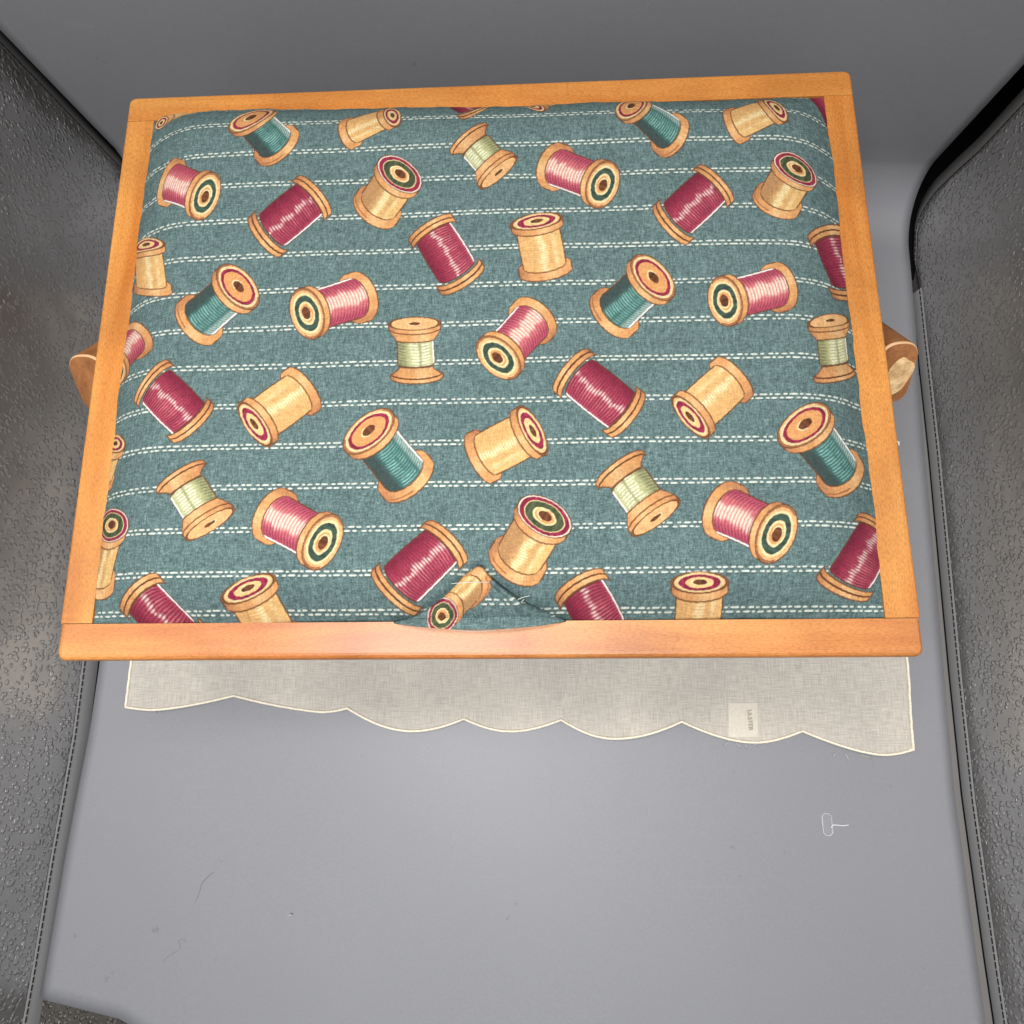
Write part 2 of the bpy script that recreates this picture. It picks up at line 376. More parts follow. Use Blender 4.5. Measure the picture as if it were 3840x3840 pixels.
def make_canvas(xa, xb, ya, yb, nx, ny, spools, lines, dash_break=None, seed=3):
    """colours (linear) of the print on nx x ny points, drawn at twice that resolution"""
    W2, H2 = nx * 2, ny * 2; r = np.random.default_rng(seed)
    px = (xb - xa) / W2
    xs = (xa + (np.arange(W2) + .5) * px).astype(np.float32); ys = (ya + (np.arange(H2) + .5) * (yb - ya) / H2).astype(np.float32)
    base = np.array((106, 129, 128), np.float32)
    # slubby weave: fine threads both ways, some long light slubs
    mm = .001 / px
    hN = vnoise((H2, W2), 1.7 * mm, .26 * mm, r) - .5; vN = vnoise((H2, W2), .26 * mm, 1.7 * mm, r) - .5
    fN = vnoise((H2, W2), .22 * mm, .22 * mm, r) - .5; bN = vnoise((H2, W2), 14 * mm, 14 * mm, r) - .5
    sl = S_(.84, .99, vnoise((H2, W2), .36 * mm, 7 * mm, r)) * .6 + S_(.86, .99, vnoise((H2, W2), 7 * mm, .36 * mm, r)) * .5
    weave = .15 * hN + .19 * vN + .36 * fN + .04 * bN + .30 * sl - .04
    img = np.clip(base[None, None] * (1 + weave[..., None] * np.array((1.15, .95, .95), np.float32)), 0, 255)
    # running stitches, two rows per line
    per = .00352
    for k, y0 in enumerate(lines):
        for row, off in ((0, .00092), (1, -.00092)):
            yy = y0 + off
            j0, j1 = np.searchsorted(ys, yy - .0012), np.searchsorted(ys, yy + .0012)
            if j1 <= j0: continue
            wobx = .0005 * np.sin(xs * 900 + k * 3.1 + row) + .0004 * np.sin(xs * 390 + k)
            u = ((xs + wobx + k * .0011 + row * per * .52) / per) % 1.0
            idx = np.floor((xs + wobx + k * .0011 + row * per * .52) / per).astype(int)
            hsh = (np.sin(idx * 12.9898 + k * 78.2 + row * 37.7) * 43758.5453) % 1.0
            ln = .31 + .08 * hsh
            du = np.clip(1 - (np.abs(u - .5) / ln[None]) ** 3, 0, 1)
            th = .00043 * (du ** .5)
            d = np.abs(ys[j0:j1, None] - yy - (.00018 * (hsh - .5))[None])
            a = np.clip((th - d) / .00012 + .5, 0, 1) * (du > 0)
            img[j0:j1] = img[j0:j1] + (np.array((230, 234, 220), np.float32) - img[j0:j1]) * (a * (.93 + .07 * hsh[None]))[..., None]
            sd = np.clip(1 - np.abs(ys[j0:j1, None] - yy + .0006) / .0004, 0, 1) * (du > 0) * (1 - a) * .25
            img[j0:j1] *= (1 - sd)[..., None]
    for (typ, bx, by, fx, fy, wx, wy) in spools:
        cx, cy = (bx + fx) / 2000, (by + fy) / 2000; ext = .034 + .3 * np.hypot(fx - bx, fy - by) / 1000
        i0, i1 = np.searchsorted(xs, cx - ext), np.searchsorted(xs, cx + ext); j0, j1 = np.searchsorted(ys, cy - ext), np.searchsorted(ys, cy + ext)
        if i1 <= i0 or j1 <= j0: continue
        sub = img[j0:j1, i0:i1].astype(np.float32).copy()
        X, Y = np.meshgrid(xs[i0:i1], ys[j0:j1])
        wb = .00007; X = X + wb * np.sin(Y * 1900 + X * 700); Y = Y + wb * np.sin(X * 2100 - Y * 800)
        draw_spool(sub, X, Y, typ, (bx / 1000, by / 1000), (fx / 1000, fy / 1000), (wx / 1000, wy / 1000))
        img[j0:j1, i0:i1] = sub
    img *= (1 + .16 * (hN + vN) + .16 * fN)[..., None]
    l = lin(np.clip(img, 0, 255)).astype(np.float32) / EXPO
    l = l.reshape(ny, 2, nx, 2, 3).mean((1, 3))
    return l

SPOOLS = [
    ('T', -105.9, 261.4, -122.8, 281.9, 9.2, 10.6),
    ('P', -162.3, 243.8, -141.3, 232.2, -4, -13.2),
    ('M', -106, 209, -86, 228.1, 9, -11.5),
    ('G', -168.6, 185.2, -176.1, 212, 14.6, -4.8),
    ('T', -137.9, 162.6, -119.7, 180, 10.2, -11.7),
    ('P', -58.8, 171.4, -83.4, 163.7, -4.6, 13.4),
    ('P', -176.6, 157.7, -193.7, 148.2, -12.7, 11.3),
    ('G', -159.1, 303.8, -179.2, 292, -2.4, 5.6),
    ('G', -67.4, 268.3, -46.6, 280.1, 3.7, -10.5),
    ('K', -51.4, 222.2, -40.5, 240.8, 10.8, -8.9),
    ('S', -4.8, 260.1, 10.2, 239.7, -9.1, -9.2),
    ('P', 39.2, 242.4, 62.4, 231, -4.8, -13.2),
    ('T', 97.5, 259.7, 79.6, 282.2, 7.6, 11.8),
    ('M', -8.9, 181.8, -22.5, 206.3, 10.6, 7),
    ('G', 33, 184, 28.9, 210.5, 12.8, 2.3),
    ('T', 65.6, 160.1, 84.9, 178.7, 8.7, -11.1),
    ('M', -4.7, 285.1, -21, 312.7, 6.8, 8.3),
    ('G', 44, 309.8, 28.1, 289.5, -5.8, 9.7),
    ('G', 132, 265.8, 154.2, 278, 2.9, -12),
    ('K', 148.4, 219.8, 160, 238.9, 10.8, -6),
    ('M', 96.7, 208.6, 116.4, 227.7, 7.8, -10.8),
    ('P', 144.2, 172, 118.5, 165.2, -2, 13),
    ('M', 186.9, 182.5, 177.9, 205.8, 14.6, 8.2),
    ('S', 170.3, 130.7, 170, 157.5, 13.2, 4.8),
    ('M', 193.5, 276.2, 183.6, 303.5, 9.3, 5.5),
    ('M', -158.2, 130.2, -137.7, 110.9, -9.1, -9.4),
    ('G', -84.4, 123.8, -105.6, 107.7, -8.3, 11),
    ('S', -138.6, 81.9, -123, 59.7, -11, -7),
    ('P', -92.6, 63, -70.2, 50.9, -6, -12),
    ('G', -190.4, 88.4, -183, 104.7, 10, -4.4),
    ('K', -183.4, 37, -176.7, 62, 12.5, -3.1),
    ('M', -143.1, 8.6, -156.7, 27.2, 11.5, 7.7),
    ('G', -98.1, 8.3, -105.4, 30.4, 13.3, 5),
    ('S', -28.8, 130.4, -30.5, 156.9, 12.5, 0.2),
    ('P', 26.5, 156.8, 10, 138.4, -9.1, 9.6),
    ('T', -32.6, 80.7, -50.6, 102.7, 10.8, 9.2),
    ('G', 2.9, 89.7, 25.7, 101.8, 5.9, -11.8),
    ('M', 46.4, 129, 67.5, 110.3, -8.3, -10.5),
    ('S', 66, 82.2, 80.6, 59.9, -10.9, -7.8),
    ('K', 18.6, 41.6, 30.8, 61.3, 11.3, -7.1),
    ('M', -36.5, 30.2, -15.5, 48.5, 9, -9.5),
    ('M', 60.1, 8.6, 47.5, 28.4, 10.8, 6.1),
    ('G', 101.6, 8.3, 99.5, 31.3, 12.6, 0.1),
    ('G', 118.7, 125.2, 98.8, 107.2, -7.7, 9.9),
    ('T', 167.6, 81.1, 151, 102.9, 12.3, 9.1),
    ('P', 112.1, 62.7, 133.5, 52.2, -6.5, -12.6),
    ('M', 166, 31.1, 185.5, 55.4, 13.2, -4.9),
]
LINES = [.2957, .2761, .2564, .2373, .2168, .1965, .1765, .1564, .1367, .1168, .0965, .0768, .0567, .0368, .0200]

def put_colors(me, l):
    at = me.color_attributes.new('print', 'FLOAT_COLOR', 'POINT')
    rgba = np.ones((l.shape[0] * l.shape[1], 4), np.float32); rgba[:, :3] = l.reshape(-1, 3)
    at.data.foreach_set('color', rgba.ravel())

# ---------------------------------------------------------------- the sewing box
box = empty('sewing_box', (0, .155, 0))
tag(box, 'wooden sewing box with a padded lid covered in teal cotton printed with thread spools', 'sewing box')
XR = .1850; YF = .0160; YB = .2952; ZT = .018
def rail(x0, x1, y0, y1, mat, label):
    o = link('frame_rail', box_mesh('frame_rail', x0, x1, y0, y1, H - ZT, H, 0, 0), mat, box, True)
    return o
def rounded_rail(poly, mat, label, front=False):
    """poly: outline of the rail's top (counter-clockwise); extruded down and softened on its outer edge"""
    bm = bmesh.new(); vs = [bm.verts.new((x, y, H)) for x, y in poly]; f = bm.faces.new(vs)
    ext = bmesh.ops.extrude_face_region(bm, geom=[f]); 
    for v in [g for g in ext['geom'] if isinstance(g, bmesh.types.BMVert)]: v.co.z = H - ZT
    bmesh.ops.recalc_face_normals(bm, faces=bm.faces[:])
    es = [e for e in bm.edges if all(abs(v.co.z - H) < 1e-6 for v in e.verts) and (all(abs(abs(v.co.x) - .2009) < 1e-4 or v.co.y < .0075 or v.co.y > .304 for v in e.verts))]
    es = [e for e in es if (abs(abs((e.verts[0].co.x + e.verts[1].co.x) / 2) - .2009) < .0045 or (e.verts[0].co.y + e.verts[1].co.y) / 2 < .004 or (e.verts[0].co.y + e.verts[1].co.y) / 2 > .3065)]
    bmesh.ops.bevel(bm, geom=es, offset=.0030 if front else .0014, segments=4, profile=.5, affect='EDGES')
    small = [e for e in bm.edges if e.calc_length() > .02 and all(abs(v.co.z - H) < 1e-6 for v in e.verts)]
    me = bpy.data.meshes.new('frame_rail'); bm.to_mesh(me); bm.free()
    o = link('frame_rail', me, mat, box, False); o['label'] = label
    return o
R_ = .0040
def corner(cx, cy, a0, a1, r=R_, n=6): return [(cx + r * math.cos(math.radians(a0 + (a1 - a0) * i / n)), cy + r * math.sin(math.radians(a0 + (a1 - a0) * i / n))) for i in range(n + 1)]
YE = .3112; YS = -.0014; XO = .2009
rounded_rail([(-XO, YF - .0003)] + corner(-XO + R_, YS + R_, 180, 270) + corner(XO - R_, YS + R_, 270, 360) + [(XO, YF - .0003)], M_woodfront, 'front rail of the lid, redder wood with a rounded dark lower edge', True)
rounded_rail([(XO, YB + .0003)] + corner(XO - R_, YE - R_, 0, 90) + corner(-XO + R_, YE - R_, 90, 180) + [(-XO, YB + .0003)], M_woodx, 'back rail of the lid, light orange wood')
rounded_rail([(-XO, YF), (-XR, YF), (-XR, YB), (-XO, YB)], M_woody, 'left rail of the lid, light orange wood')
rounded_rail([(XR, YF), (XO, YF), (XO, YB), (XR, YB)], M_woody, 'right rail of the lid, light orange wood with a scratch')
link('lid_board', box_mesh('lid_board', -.1845, .1845, .0165, .2955, H - .016, H - .006), M_woodbox, box)

# padded cover
FOLD_L = smooth_path([(.0014, .0392), (-.0060, .0345), (-.0140, .0272), (-.0262, .0196), (-.0400, .0150)], 10)
FOLD_R = smooth_path([(.0016, .0392), (.0074, .0332), (.0202, .0244), (.0300, .0200), (.0400, .0152)], 10)
NX, NY = 1400, 1074
XA, XB, YA, YB_ = -.1880, .1878, .0128, .3040
col = make_canvas(XA, XB, YA, YB_, NX, NY, SPOOLS, LINES)
xs = XA + (np.arange(NX) + .5) * (XB - XA) / NX; ys = YA + (np.arange(NY) + .5) * (YB_ - YA) / NY
X, Y = np.meshgrid(xs, ys)
Z = dome(X, Y)
edge = np.minimum(np.minimum(X - XA, XB - X), np.minimum(Y - Y0f(X) + .0014, Y1f(X) + .0013 - Y))
wav = .0006 * np.sin(X * 45 + 1) * np.sin(Y * 40 + .5) + .0002 * np.sin(X * 240) + .00025 * np.sin(Y * 200 + 1) + .00012 * np.sin(X * 610 + Y * 500)
Z = Z + wav * S_(.022, .004, edge) + .0004 * np.sin(X * 60 + Y * 35) + .0003 * np.sin(Y * 75 - X * 20)
Z = Z - .006 * S_(.0022, -.0004, edge)
gz = np.zeros_like(Z); sub = (np.abs(X) < .046) & (Y < .046)
for poly in (FOLD_L, FOLD_R):
    pp = np.array(poly); dd = np.min(np.hypot(X[sub][:, None] - pp[None, :, 0], Y[sub][:, None] - pp[None, :, 1]), 1)
    gz[sub] = np.maximum(gz[sub], .0025 * np.exp(-(dd / .0021) ** 2))
Z = Z - gz
cover = link('padded_cover', gridmesh('padded_cover', np.stack([X, Y, Z], -1)), M_print, box)
put_colors(cover.data, col); del col
cover['label'] = 'plump teal cotton cover with dashed stitch lines and thread spools'

# the pucker at the middle of the front edge
Ls = np.array(FOLD_L)
Rs = np.array(FOLD_R)
nv = 90; nu = 240
ii = np.linspace(0, len(Ls) - 1, nv)
Lp = np.stack([np.interp(ii, np.arange(len(Ls)), Ls[:, k]) for k in (0, 1)], -1); Rp = np.stack([np.interp(ii, np.arange(len(Rs)), Rs[:, k]) for k in (0, 1)], -1)
u = np.linspace(0, 1, nu)[None, :, None]; Pxy = Lp[:, None] * (1 - u) + Rp[:, None] * u
U = u[..., 0] + 0 * Pxy[..., 0]; Vv = np.linspace(0, 1, nv)[:, None] + 0 * U
Pxy[..., 1] -= .0036 * np.sin(np.pi * U) ** .8 * Vv ** 3
zb = np.maximum(dome(Pxy[..., 0], Pxy[..., 1]), H + .0008)
bumpz = (np.sin(np.pi * U) ** .55) * (.0052 * np.sin(np.pi * np.clip(Vv, 0, 1) * .62) + .0008) - .0026 * np.exp(-np.minimum(U, 1 - U) / .012) * S_(1.0, .8, Vv)
rid = .0030 * np.exp(-((U - .88) / .07) ** 2) * S_(.05, .4, Vv) * S_(1.05, .75, Vv) + .0012 * np.exp(-((U - .2) / .08) ** 2) * S_(.1, .5, Vv)
P3 = np.concatenate([Pxy, (zb + bumpz + rid - .0004 * (1 - np.sin(np.pi * U)))[..., None]], -1)
fx0, fx1, fy0, fy1 = -.044, .044, .008, .042
fc = make_canvas(fx0, fx1, fy0, fy1, 440, 170, [('K', -1.9, 29.8, -16.2, 17.9, 3.8, -5.8)], [.0238], seed=11)
ix = np.clip(((P3[..., 0] - fx0) / (fx1 - fx0) * 440).astype(int), 0, 439); iy = np.clip(((P3[..., 1] - fy0) / (fy1 - fy0) * 170).astype(int), 0, 169)
fold = link('puckered_fold', gridmesh('puckered_fold', P3), M_print, box)
put_colors(fold.data, fc[iy, ix]); fold['label'] = 'loose fold of the cover puckered out over the front rail'
m = fold.modifiers.new('thick', 'SOLIDIFY'); m.thickness = .0006; m.offset = -1
def thread(name, pts, r, mat, parent, k=6): return link(name, tube_mesh(name, smooth_path(pts, k), r, 5), mat, parent)
zz = lambda x, y, d=.0: (x, y, float(max(dome(np.array(x), np.array(y)), H + .001)) + d)
for pts in ([zz(-.034, .0150, .001), zz(-.030, .0142, .001), zz(-.026, .0139, .0015), zz(-.023, .0134, .002)],
            [zz(.012, .0118, .002), zz(.018, .0126, .002), zz(.024, .0133, .0012), zz(.029, .0150, .0008)],
            [zz(-.012, .0116, .002), zz(-.002, .0109, .0022), zz(.008, .0113, .002)],
            [zz(.0300, .0170, .002), zz(.0330, .0175, .0015), zz(.0352, .0178, .001)],
            [zz(.0168, .0236, .0045), zz(.0200, .0252, .004), zz(.0238, .0262, .003)],
            [zz(.0190, .0228, .0042), zz(.0212, .0246, .004)],
            [zz(-.0110, .0312, .0055), zz(-.002, .0317, .0058), zz(.0062, .0318, .004)]):
    thread('loose_thread', pts, .00014, M_thread_white, box)

# box under the lid, and the crossed legs whose ends stick out at the sides
for (x0, x1, y0, y1, lab) in ((-.176, .176, .022, .032, 'front'), (-.176, .176, .279, .289, 'back'), (-.176, -.166, .032, .279, 'left'), (.166, .176, .032, .279, 'right')):
    link('box_panel', box_mesh('box_panel', x0, x1, y0, y1, .062, H - ZT - .0005, .001, 1), M_woodbox, box, False)
link('box_floor', box_mesh('box_floor', -.166, .166, .032, .279, .064, .070), M_woodbox, box, False)
M_rim = plain('pale_worn_rim', (.55, .34, .18), .5)
def leg(name, top, axis, length, hw, hh, lab=None):
    """bar of stadium section; its cut end sits at top, u across (x), v up the section"""
    top = Vector(top); d = Vector(axis).normalized(); uu = Vector((1, 0, 0)); uu = (uu - d * uu.dot(d)).normalized(); vv = d.cross(uu); 
    if vv.z < 0: vv = -vv
    n = 40; ring = []
    for i in range(n):
        a = 2 * math.pi * i / n; cx, sy = math.cos(a), math.sin(a)
        ring.append((hw * math.copysign(abs(cx) ** .8, cx), (hh - hw) * math.copysign(min(1, abs(sy) * 6) , sy) * (abs(sy) > 1e-6) + hw * math.copysign(abs(sy) ** .8, sy)))
    secs = [(.0007, .90), (0.0, .94), (-.0005, .985), (-.0016, 1.0)]
    V = []; F = []
    prof = [(0.0, .93), (.0006, .97), (.0016, 1.0)] + [(length * i / 6, 1.0) for i in range(1, 7)]
    for (l, sc_) in prof:
        for (a, b) in ring:
            V.append(top + d * l + uu * (a * (1 - (1 - sc_))) + vv * (b * (1 - (1 - sc_) * .55)))
    for k in range(len(prof) - 1):
        for j in range(n): F.append((k * n + j, k * n + (j + 1) % n, (k + 1) * n + (j + 1) % n, (k + 1) * n + j))
    F.append(tuple(range(n))); F.append(tuple(range((len(prof) - 1) * n, len(prof) * n))[::-1])
    me = pymesh(name, V, F); bm = bmesh.new(); bm.from_mesh(me); bmesh.ops.recalc_face_normals(bm, faces=bm.faces[:]); bm.to_mesh(me); bm.free()
    o = link(name, me, M_leg, box, True)
    md = o.modifiers.new('es', 'EDGE_SPLIT'); md.split_angle = math.radians(35)
    me.materials.append(M_rim)
    for p in list(me.polygons)[:2 * n]: p.material_index = 1
    if lab: o['label'] = lab
    return o, top, d, uu, vv
LZ = .140
lr, tp, d, uu, vv = leg('leg', (.2245, .1510, LZ), (-.05, .72, -.70), .192, .0108, .0180, 'right leg, its cut end worn to bare pale wood')
# bare patch on the cut end
pts = []; 
for i in range(26):
    a = 2 * math.pi * i / 26; rr = 1 + .10 * math.sin(3 * a + 1) + .06 * math.sin(5 * a)
    pts.append(tp - d * .0004 + uu * (.0026 + .0066 * rr * math.cos(a)) + vv * (-.0010 + .0108 * rr * math.sin(a) + .25 * .0066 * math.cos(a)))
V = [tp - d * .0012 + uu * .003 + vv * .001] + pts; F = [(0, i + 1, (i + 1) % 26 + 1) for i in range(26)]
wp = link('worn_patch', pymesh('worn_patch', V, F), M_worn, lr, True); wp.matrix_parent_inverse = Matrix.Identity(4); wp.data.transform(Matrix.Translation(-box.location))
leg('leg', (-.2282, .1545, LZ), (.05, .72, -.70), .192, .0108, .0180, 'left leg, red-brown wood with a smooth cut end')
for sgn in (-1, 1):
    leg('leg', (sgn * .1905, .268, LZ + .01), (0, -.72, -.70), .205, .010, .019)
link('cross_bar', tube_mesh('cross_bar', [(-.214, .21, .080), (.214, .21, .080)], .006, 16), M_leg, box)

# ---------------------------------------------------------------- backdrop sheet (floor curving up into the back)
def sheet_profile(yb, r, lean):
    p = []
    for y in np.linspace(-.60, yb - r, 60): p.append((y, 0.0))
    for a in np.linspace(0, math.pi / 2, 24)[1:]: p.append((yb - r + r * math.sin(a), r - r * math.cos(a)))
    for z in np.linspace(r, .58, 30)[1:]: p.append((yb - lean * (z - r), z))
    return np.array(p)
XL_f = lambda y: np.interp(y, [-.6, -.2, -.13, -.05, 0, .25, .4], [-.325, -.3040, -.2998, -.2936, -.2924, -.2965, -.3020])
XR_f = lambda y: np.interp(y, [-.6, -.19, -.09, -.014, .15, .25, .4], [.306, .3019, .3014, .305, .3122, .3190, .3252])
nu_ = 90; rows = []
for k in range(nu_):
    f = k / (nu_ - 1); yb = .3955 * (1 - f) + .3590 * f; p = sheet_profile(yb, .045, .11)
    rows.append(p)
A = np.array(rows)                                                   # nu, np, 2
f = np.linspace(0, 1, nu_)[:, None]
Xs = -.3 * (1 - f) + .31 * f + 0 * A[..., 0]
# front edge of the sheet runs slightly askew
front = lambda x: -.2175 - .20 * (np.clip(x, -.31, 0) + .306) - .35 * np.clip(x + .243, 0, 1)
Ys = A[..., 0].copy(); flat = A[..., 1] < 1e-9
lo = front(Xs); Ys = np.where(flat, lo + (Ys + .60) / (A[:, 59:60, 0] + .60) * (A[:, 59:60, 0] - lo), Ys)
yy = np.minimum(Ys, .4); Xs = XL_f(yy) * (1 - f) + XR_f(yy) * f
Zs = A[..., 1] + .0006 * np.sin(Xs * 23 + Ys * 9) * np.sin(Ys * 17) * (1) + .0008
Zs = Zs + .0016 * S_(.02, 0, Ys - lo) * 0
sheet = link('backdrop_sheet', gridmesh('backdrop_sheet', np.stack([Xs, Ys, Zs], -1)[:, :, :]), M_back)
tag(sheet, 'smooth grey vinyl sheet covering the floor and curving up behind', 'backdrop', kind='structure')
md = sheet.modifiers.new('thick', 'SOLIDIFY'); md.thickness = .0012; md.offset = -1

# ---------------------------------------------------------------- light box
lb = empty('photo_light_box', (0, 0, -.006))
tag(lb, 'photo light box with dimpled grey lining around the backdrop', 'light box')
link('base_panel', box_mesh('base_panel', -.43, .43, -.62, .46, -.012, -.006), M_black, lb, False)
link('back_panel', box_mesh('back_panel', -.43, .43, .45, .46, -.006, .62), M_black, lb, False)
for sg_ in (-1, 1):
    link('outer_panel', box_mesh('outer_panel', sg_ * .44 - .004, sg_ * .44 + .004, -.62, .46, -.012, .60), M_black, lb, False)
XLw = lambda y: np.interp(y, [-.6, -.2, -.1335, -.052, 0, .2, .39], [-.332, -.3062, -.3034, -.2985, -.2982, -.3010, -.3045])
XRw = lambda y: np.interp(y, [-.6, -.19, -.092, -.014, .15, .237, .36], [.318, .3112, .3108, .3132, .3201, .3225, .3265])
LEAN = .05
for sg_ in (-1, 1):
    ys_ = np.linspace(-.6 if sg_ > 0 else -.214, .21 if sg_ > 0 else .05, 60); V = []; F = []
    for y in ys_:
        b_ = XRw(y) if sg_ > 0 else XLw(y); tp_ = float(np.clip((ys_[-1] - y) / .14, 0, 1)); wd_ = (.016 if sg_ > 0 else .014) * tp_ + .0004
        V += [(b_ - sg_ * (.0030 + wd_), y, -.0022), (b_ - sg_ * .0030, y, -.0022)]
    for i in range(59): F.append((2 * i, 2 * i + 1, 2 * i + 3, 2 * i + 2))
    link('shaded_edge_strip', pymesh('shaded_edge_strip', V, F), M_strip if sg_ > 0 else M_hem_shade, lb)  # dark strips put in for the shaded, curling edge of the sheet
YBL = ([0.0, 0.0242, 0.0335, 0.0429, 0.0522, 0.0616, 0.0709, 0.0803, 0.0896, 0.099, 0.1083, 0.1177, 0.127, 0.1364, 0.1457, 0.6], [0.3986, 0.3986, 0.3989, 0.3992, 0.3994, 0.3997, 0.3999, 0.4001, 0.4002, 0.4002, 0.4003, 0.4003, 0.4001, 0.4, 0.3998, 0.3998])
YBR = ([0.0, 0.0036, 0.0126, 0.0215, 0.0305, 0.0394, 0.0484, 0.0573, 0.0663, 0.0752, 0.0842, 0.0931, 0.1021, 0.111, 0.12, 0.6], [0.2901, 0.2901, 0.3383, 0.3447, 0.3481, 0.35, 0.3497, 0.3495, 0.3489, 0.3481, 0.3473, 0.3476, 0.3478, 0.348, 0.3481, 0.3481])
def wall(side):
    fn = XLw if side < 0 else XRw
    ny, nz = 150, 110; P = np.zeros((nz, ny, 3)); hem = []
    for j in range(nz):
        z = .58 * (j / (nz - 1)) ** 1.35
        yb = float(np.interp(z, *(YBL if side < 0 else YBR)))
        for i in range(ny):
            y = -.6 + (yb + .6) * i / (ny - 1)
            x = fn(y) + side * (LEAN * z + .006 * math.sin(math.pi * min(1, max(0, z / .30))))
            P[j, i] = (x, y, z - .004)
    me = gridmesh('side_panel', P)
    o = link('side_panel', me, M_foil, lb)
    o['label'] = 'left side panel of dimpled grey lining' if side < 0 else 'right side panel of dimpled grey lining'
    # hem tape and stitching along the floor edge, following the panel
    inward = -side
    def at(y, z):
        x = fn(y) + side * (LEAN * z + .006 * math.sin(math.pi * min(1, max(0, z / .30)))); return Vector((x, y, z - .004))
    hz = .0135 if side < 0 else .0095
    ymax = YBL[1][0] if side < 0 else YBR[1][0]
    path = [(y, hz) for y in np.linspace(-.5, ymax - .012, 150)]
    zs = np.linspace(.02 if side < 0 else .007, .42, 90)
    ybf = lambda z: float(np.interp(z, *(YBL if side < 0 else YBR)))
    path += [(ybf(z) - .0085, z) for z in zs]
    # hem strips 0.6 mm proud of the panel
    V = []; F = []
    for (y, z) in path[:150]:
        V += [at(y, .0005) + Vector((inward * .0012, 0, 0)), at(y, hz + .0) + Vector((inward * .0012, 0, 0)), at(y, hz + .0012) + Vector((inward * .0002, 0, 0))]
    for i in range(149):
        for k in (0, 1): F.append((3 * i + k, 3 * i + 3 + k, 3 * i + 4 + k, 3 * i + 1 + k))
    link('hem', pymesh('hem', V, F), M_hem, o)
    V = []; F = []
    for z in zs:
        yb = ybf(z)
        V += [at(yb - .0090, z) + Vector((inward * .0004, 0, 0)), at(yb - .008, z) + Vector((inward * .0012, 0, 0)), at(yb + .0012, z) + Vector((inward * .0012, 0, 0)), at(yb + .003, z) + Vector((-inward * .004, 0, 0))]
    for i in range(len(zs) - 1):
        for k in (0, 1, 2): F.append((4 * i + k, 4 * i + 4 + k, 4 * i + 5 + k, 4 * i + 1 + k))
    link('hem', pymesh('hem', V, F), M_hem_shade, o)
    # dashed seam
    V = []; F = []
    P3 = [at(y, z) + Vector((inward * .0012, 0, 0)) for (y, z) in path]
    L = [0]
    for a, b in zip(P3[:-1], P3[1:]): L.append(L[-1] + (b - a).length)
    L = np.array(L); XYZ = np.array([tuple(p) for p in P3])
    s = 0
    while s < L[-1] - .006:
        ln_ = .0036; q = [Vector([np.interp(s + ln_ * t, L, XYZ[:, c]) for c in range(3)]) for t in (0, .5, 1)]
        b0 = len(V); tm = tube_mesh('t', q, .00042, 5); V += [v.co.copy() for v in tm.vertices]; F += [tuple(b0 + i for i in p.vertices) for p in tm.polygons]; bpy.data.meshes.remove(tm)
        s += .0046
    link('seam_stitching', pymesh('seam_stitching', V, F), M_thread_black, o)
    for ch in o.children:
        ch.data.transform(Matrix.Translation(-lb.location))
wall(-1); wall(1)
# front flap: dimpled lining lying flat in front of the sheet's end
fp = np.zeros((60, 80, 3))
for j in range(60):
    for i in range(80):
        x = -.335 + .40 * i / 79; y = -.62 + .42 * j / 59
        fp[j, i] = (x, y, -.0035 + .0012 * math.sin(x * 70) * math.sin(y * 60))
o = link('front_flap', gridmesh('front_flap', fp), M_flap, lb); o['label'] = 'front flap of shiny dimpled lining under the end of the backdrop'

# ---------------------------------------------------------------- linen cloth under the box
cusps = [(-.2676, -.0324), (-.1899, -.0248), (-.1078, -.0334), (-.0259, -.0407), (.0413, -.0415), (.1237, -.0427), (.2051, -.0491), (.2766, -.0608)]
bots = [(-.2394, -.0339), (-.1305, -.0359), (-.0669, -.0486), (.0054, -.0493), (.0762, -.0539), (.1680, -.0563), (.2502, -.0636)]
edge_pts = []
for (p, q, m_) in zip(cusps[:-1], cusps[1:], bots):
    tm = (m_[0] - p[0]) / (q[0] - p[0]); hm = m_[1] - (p[1] + (q[1] - p[1]) * tm)
    for k in range(24):
        t = k / 24; sft = math.sin(math.pi / 2 * t / tm) ** .95 if t < tm else math.sin(math.pi / 2 * (1 - t) / (1 - tm)) ** .95
        edge_pts.append((p[0] + (q[0] - p[0]) * t, p[1] + (q[1] - p[1]) * t + hm * sft))
edge_pts.append(cusps[-1])
E = np.array(edge_pts)
def cz(x, y): return .0052 + .0017 * np.sin(x * 38 + 1) * np.sin(y * 45 + .4) + .0007 * np.sin(x * 95 + y * 40) 
rows_ = 60; back_y = .30
G = np.zeros((rows_, len(E), 3))
for j in range(rows_):
    v = (j / (rows_ - 1)) ** 1.6
    xb = -.2668 + (.2812 + .2668) * np.linspace(0, 1, len(E)); 
    xe = E[:, 0] * (1 - v) + (E[:, 0] * .985 + .0005) * v
    lx = np.interp(E[:, 1] * (1 - v) + back_y * v, [-.0608, -.0003, .3], [0, .0038, .006])
    x = xe + np.clip((E[:, 0] - .15) / .13, 0, 1) * lx * np.where(v > 0, np.minimum(1, v * 8), 0)
    y = E[:, 1] * (1 - v) + back_y * v
    G[j, :, 0] = x; G[j, :, 1] = y; G[j, :, 2] = cz(x, y)
cloth = link('linen_cloth', gridmesh('linen_cloth', G), M_linen)
tag(cloth, 'sheer off-white linen cloth with a scalloped edge lying under the sewing box', 'cloth')
side_l = [tuple(G[j, 0]) for j in range(rows_)][::-1]; side_r = [tuple(G[j, -1]) for j in range(rows_)]
cordp = side_l[20:] + [tuple(G[0, i]) for i in range(1, len(E) - 1)] + side_r[:40]
cordp = [(p[0], p[1], p[2] + .0004 + .00025 * math.sin(i * 2.1)) for i, p in enumerate(cordp)]
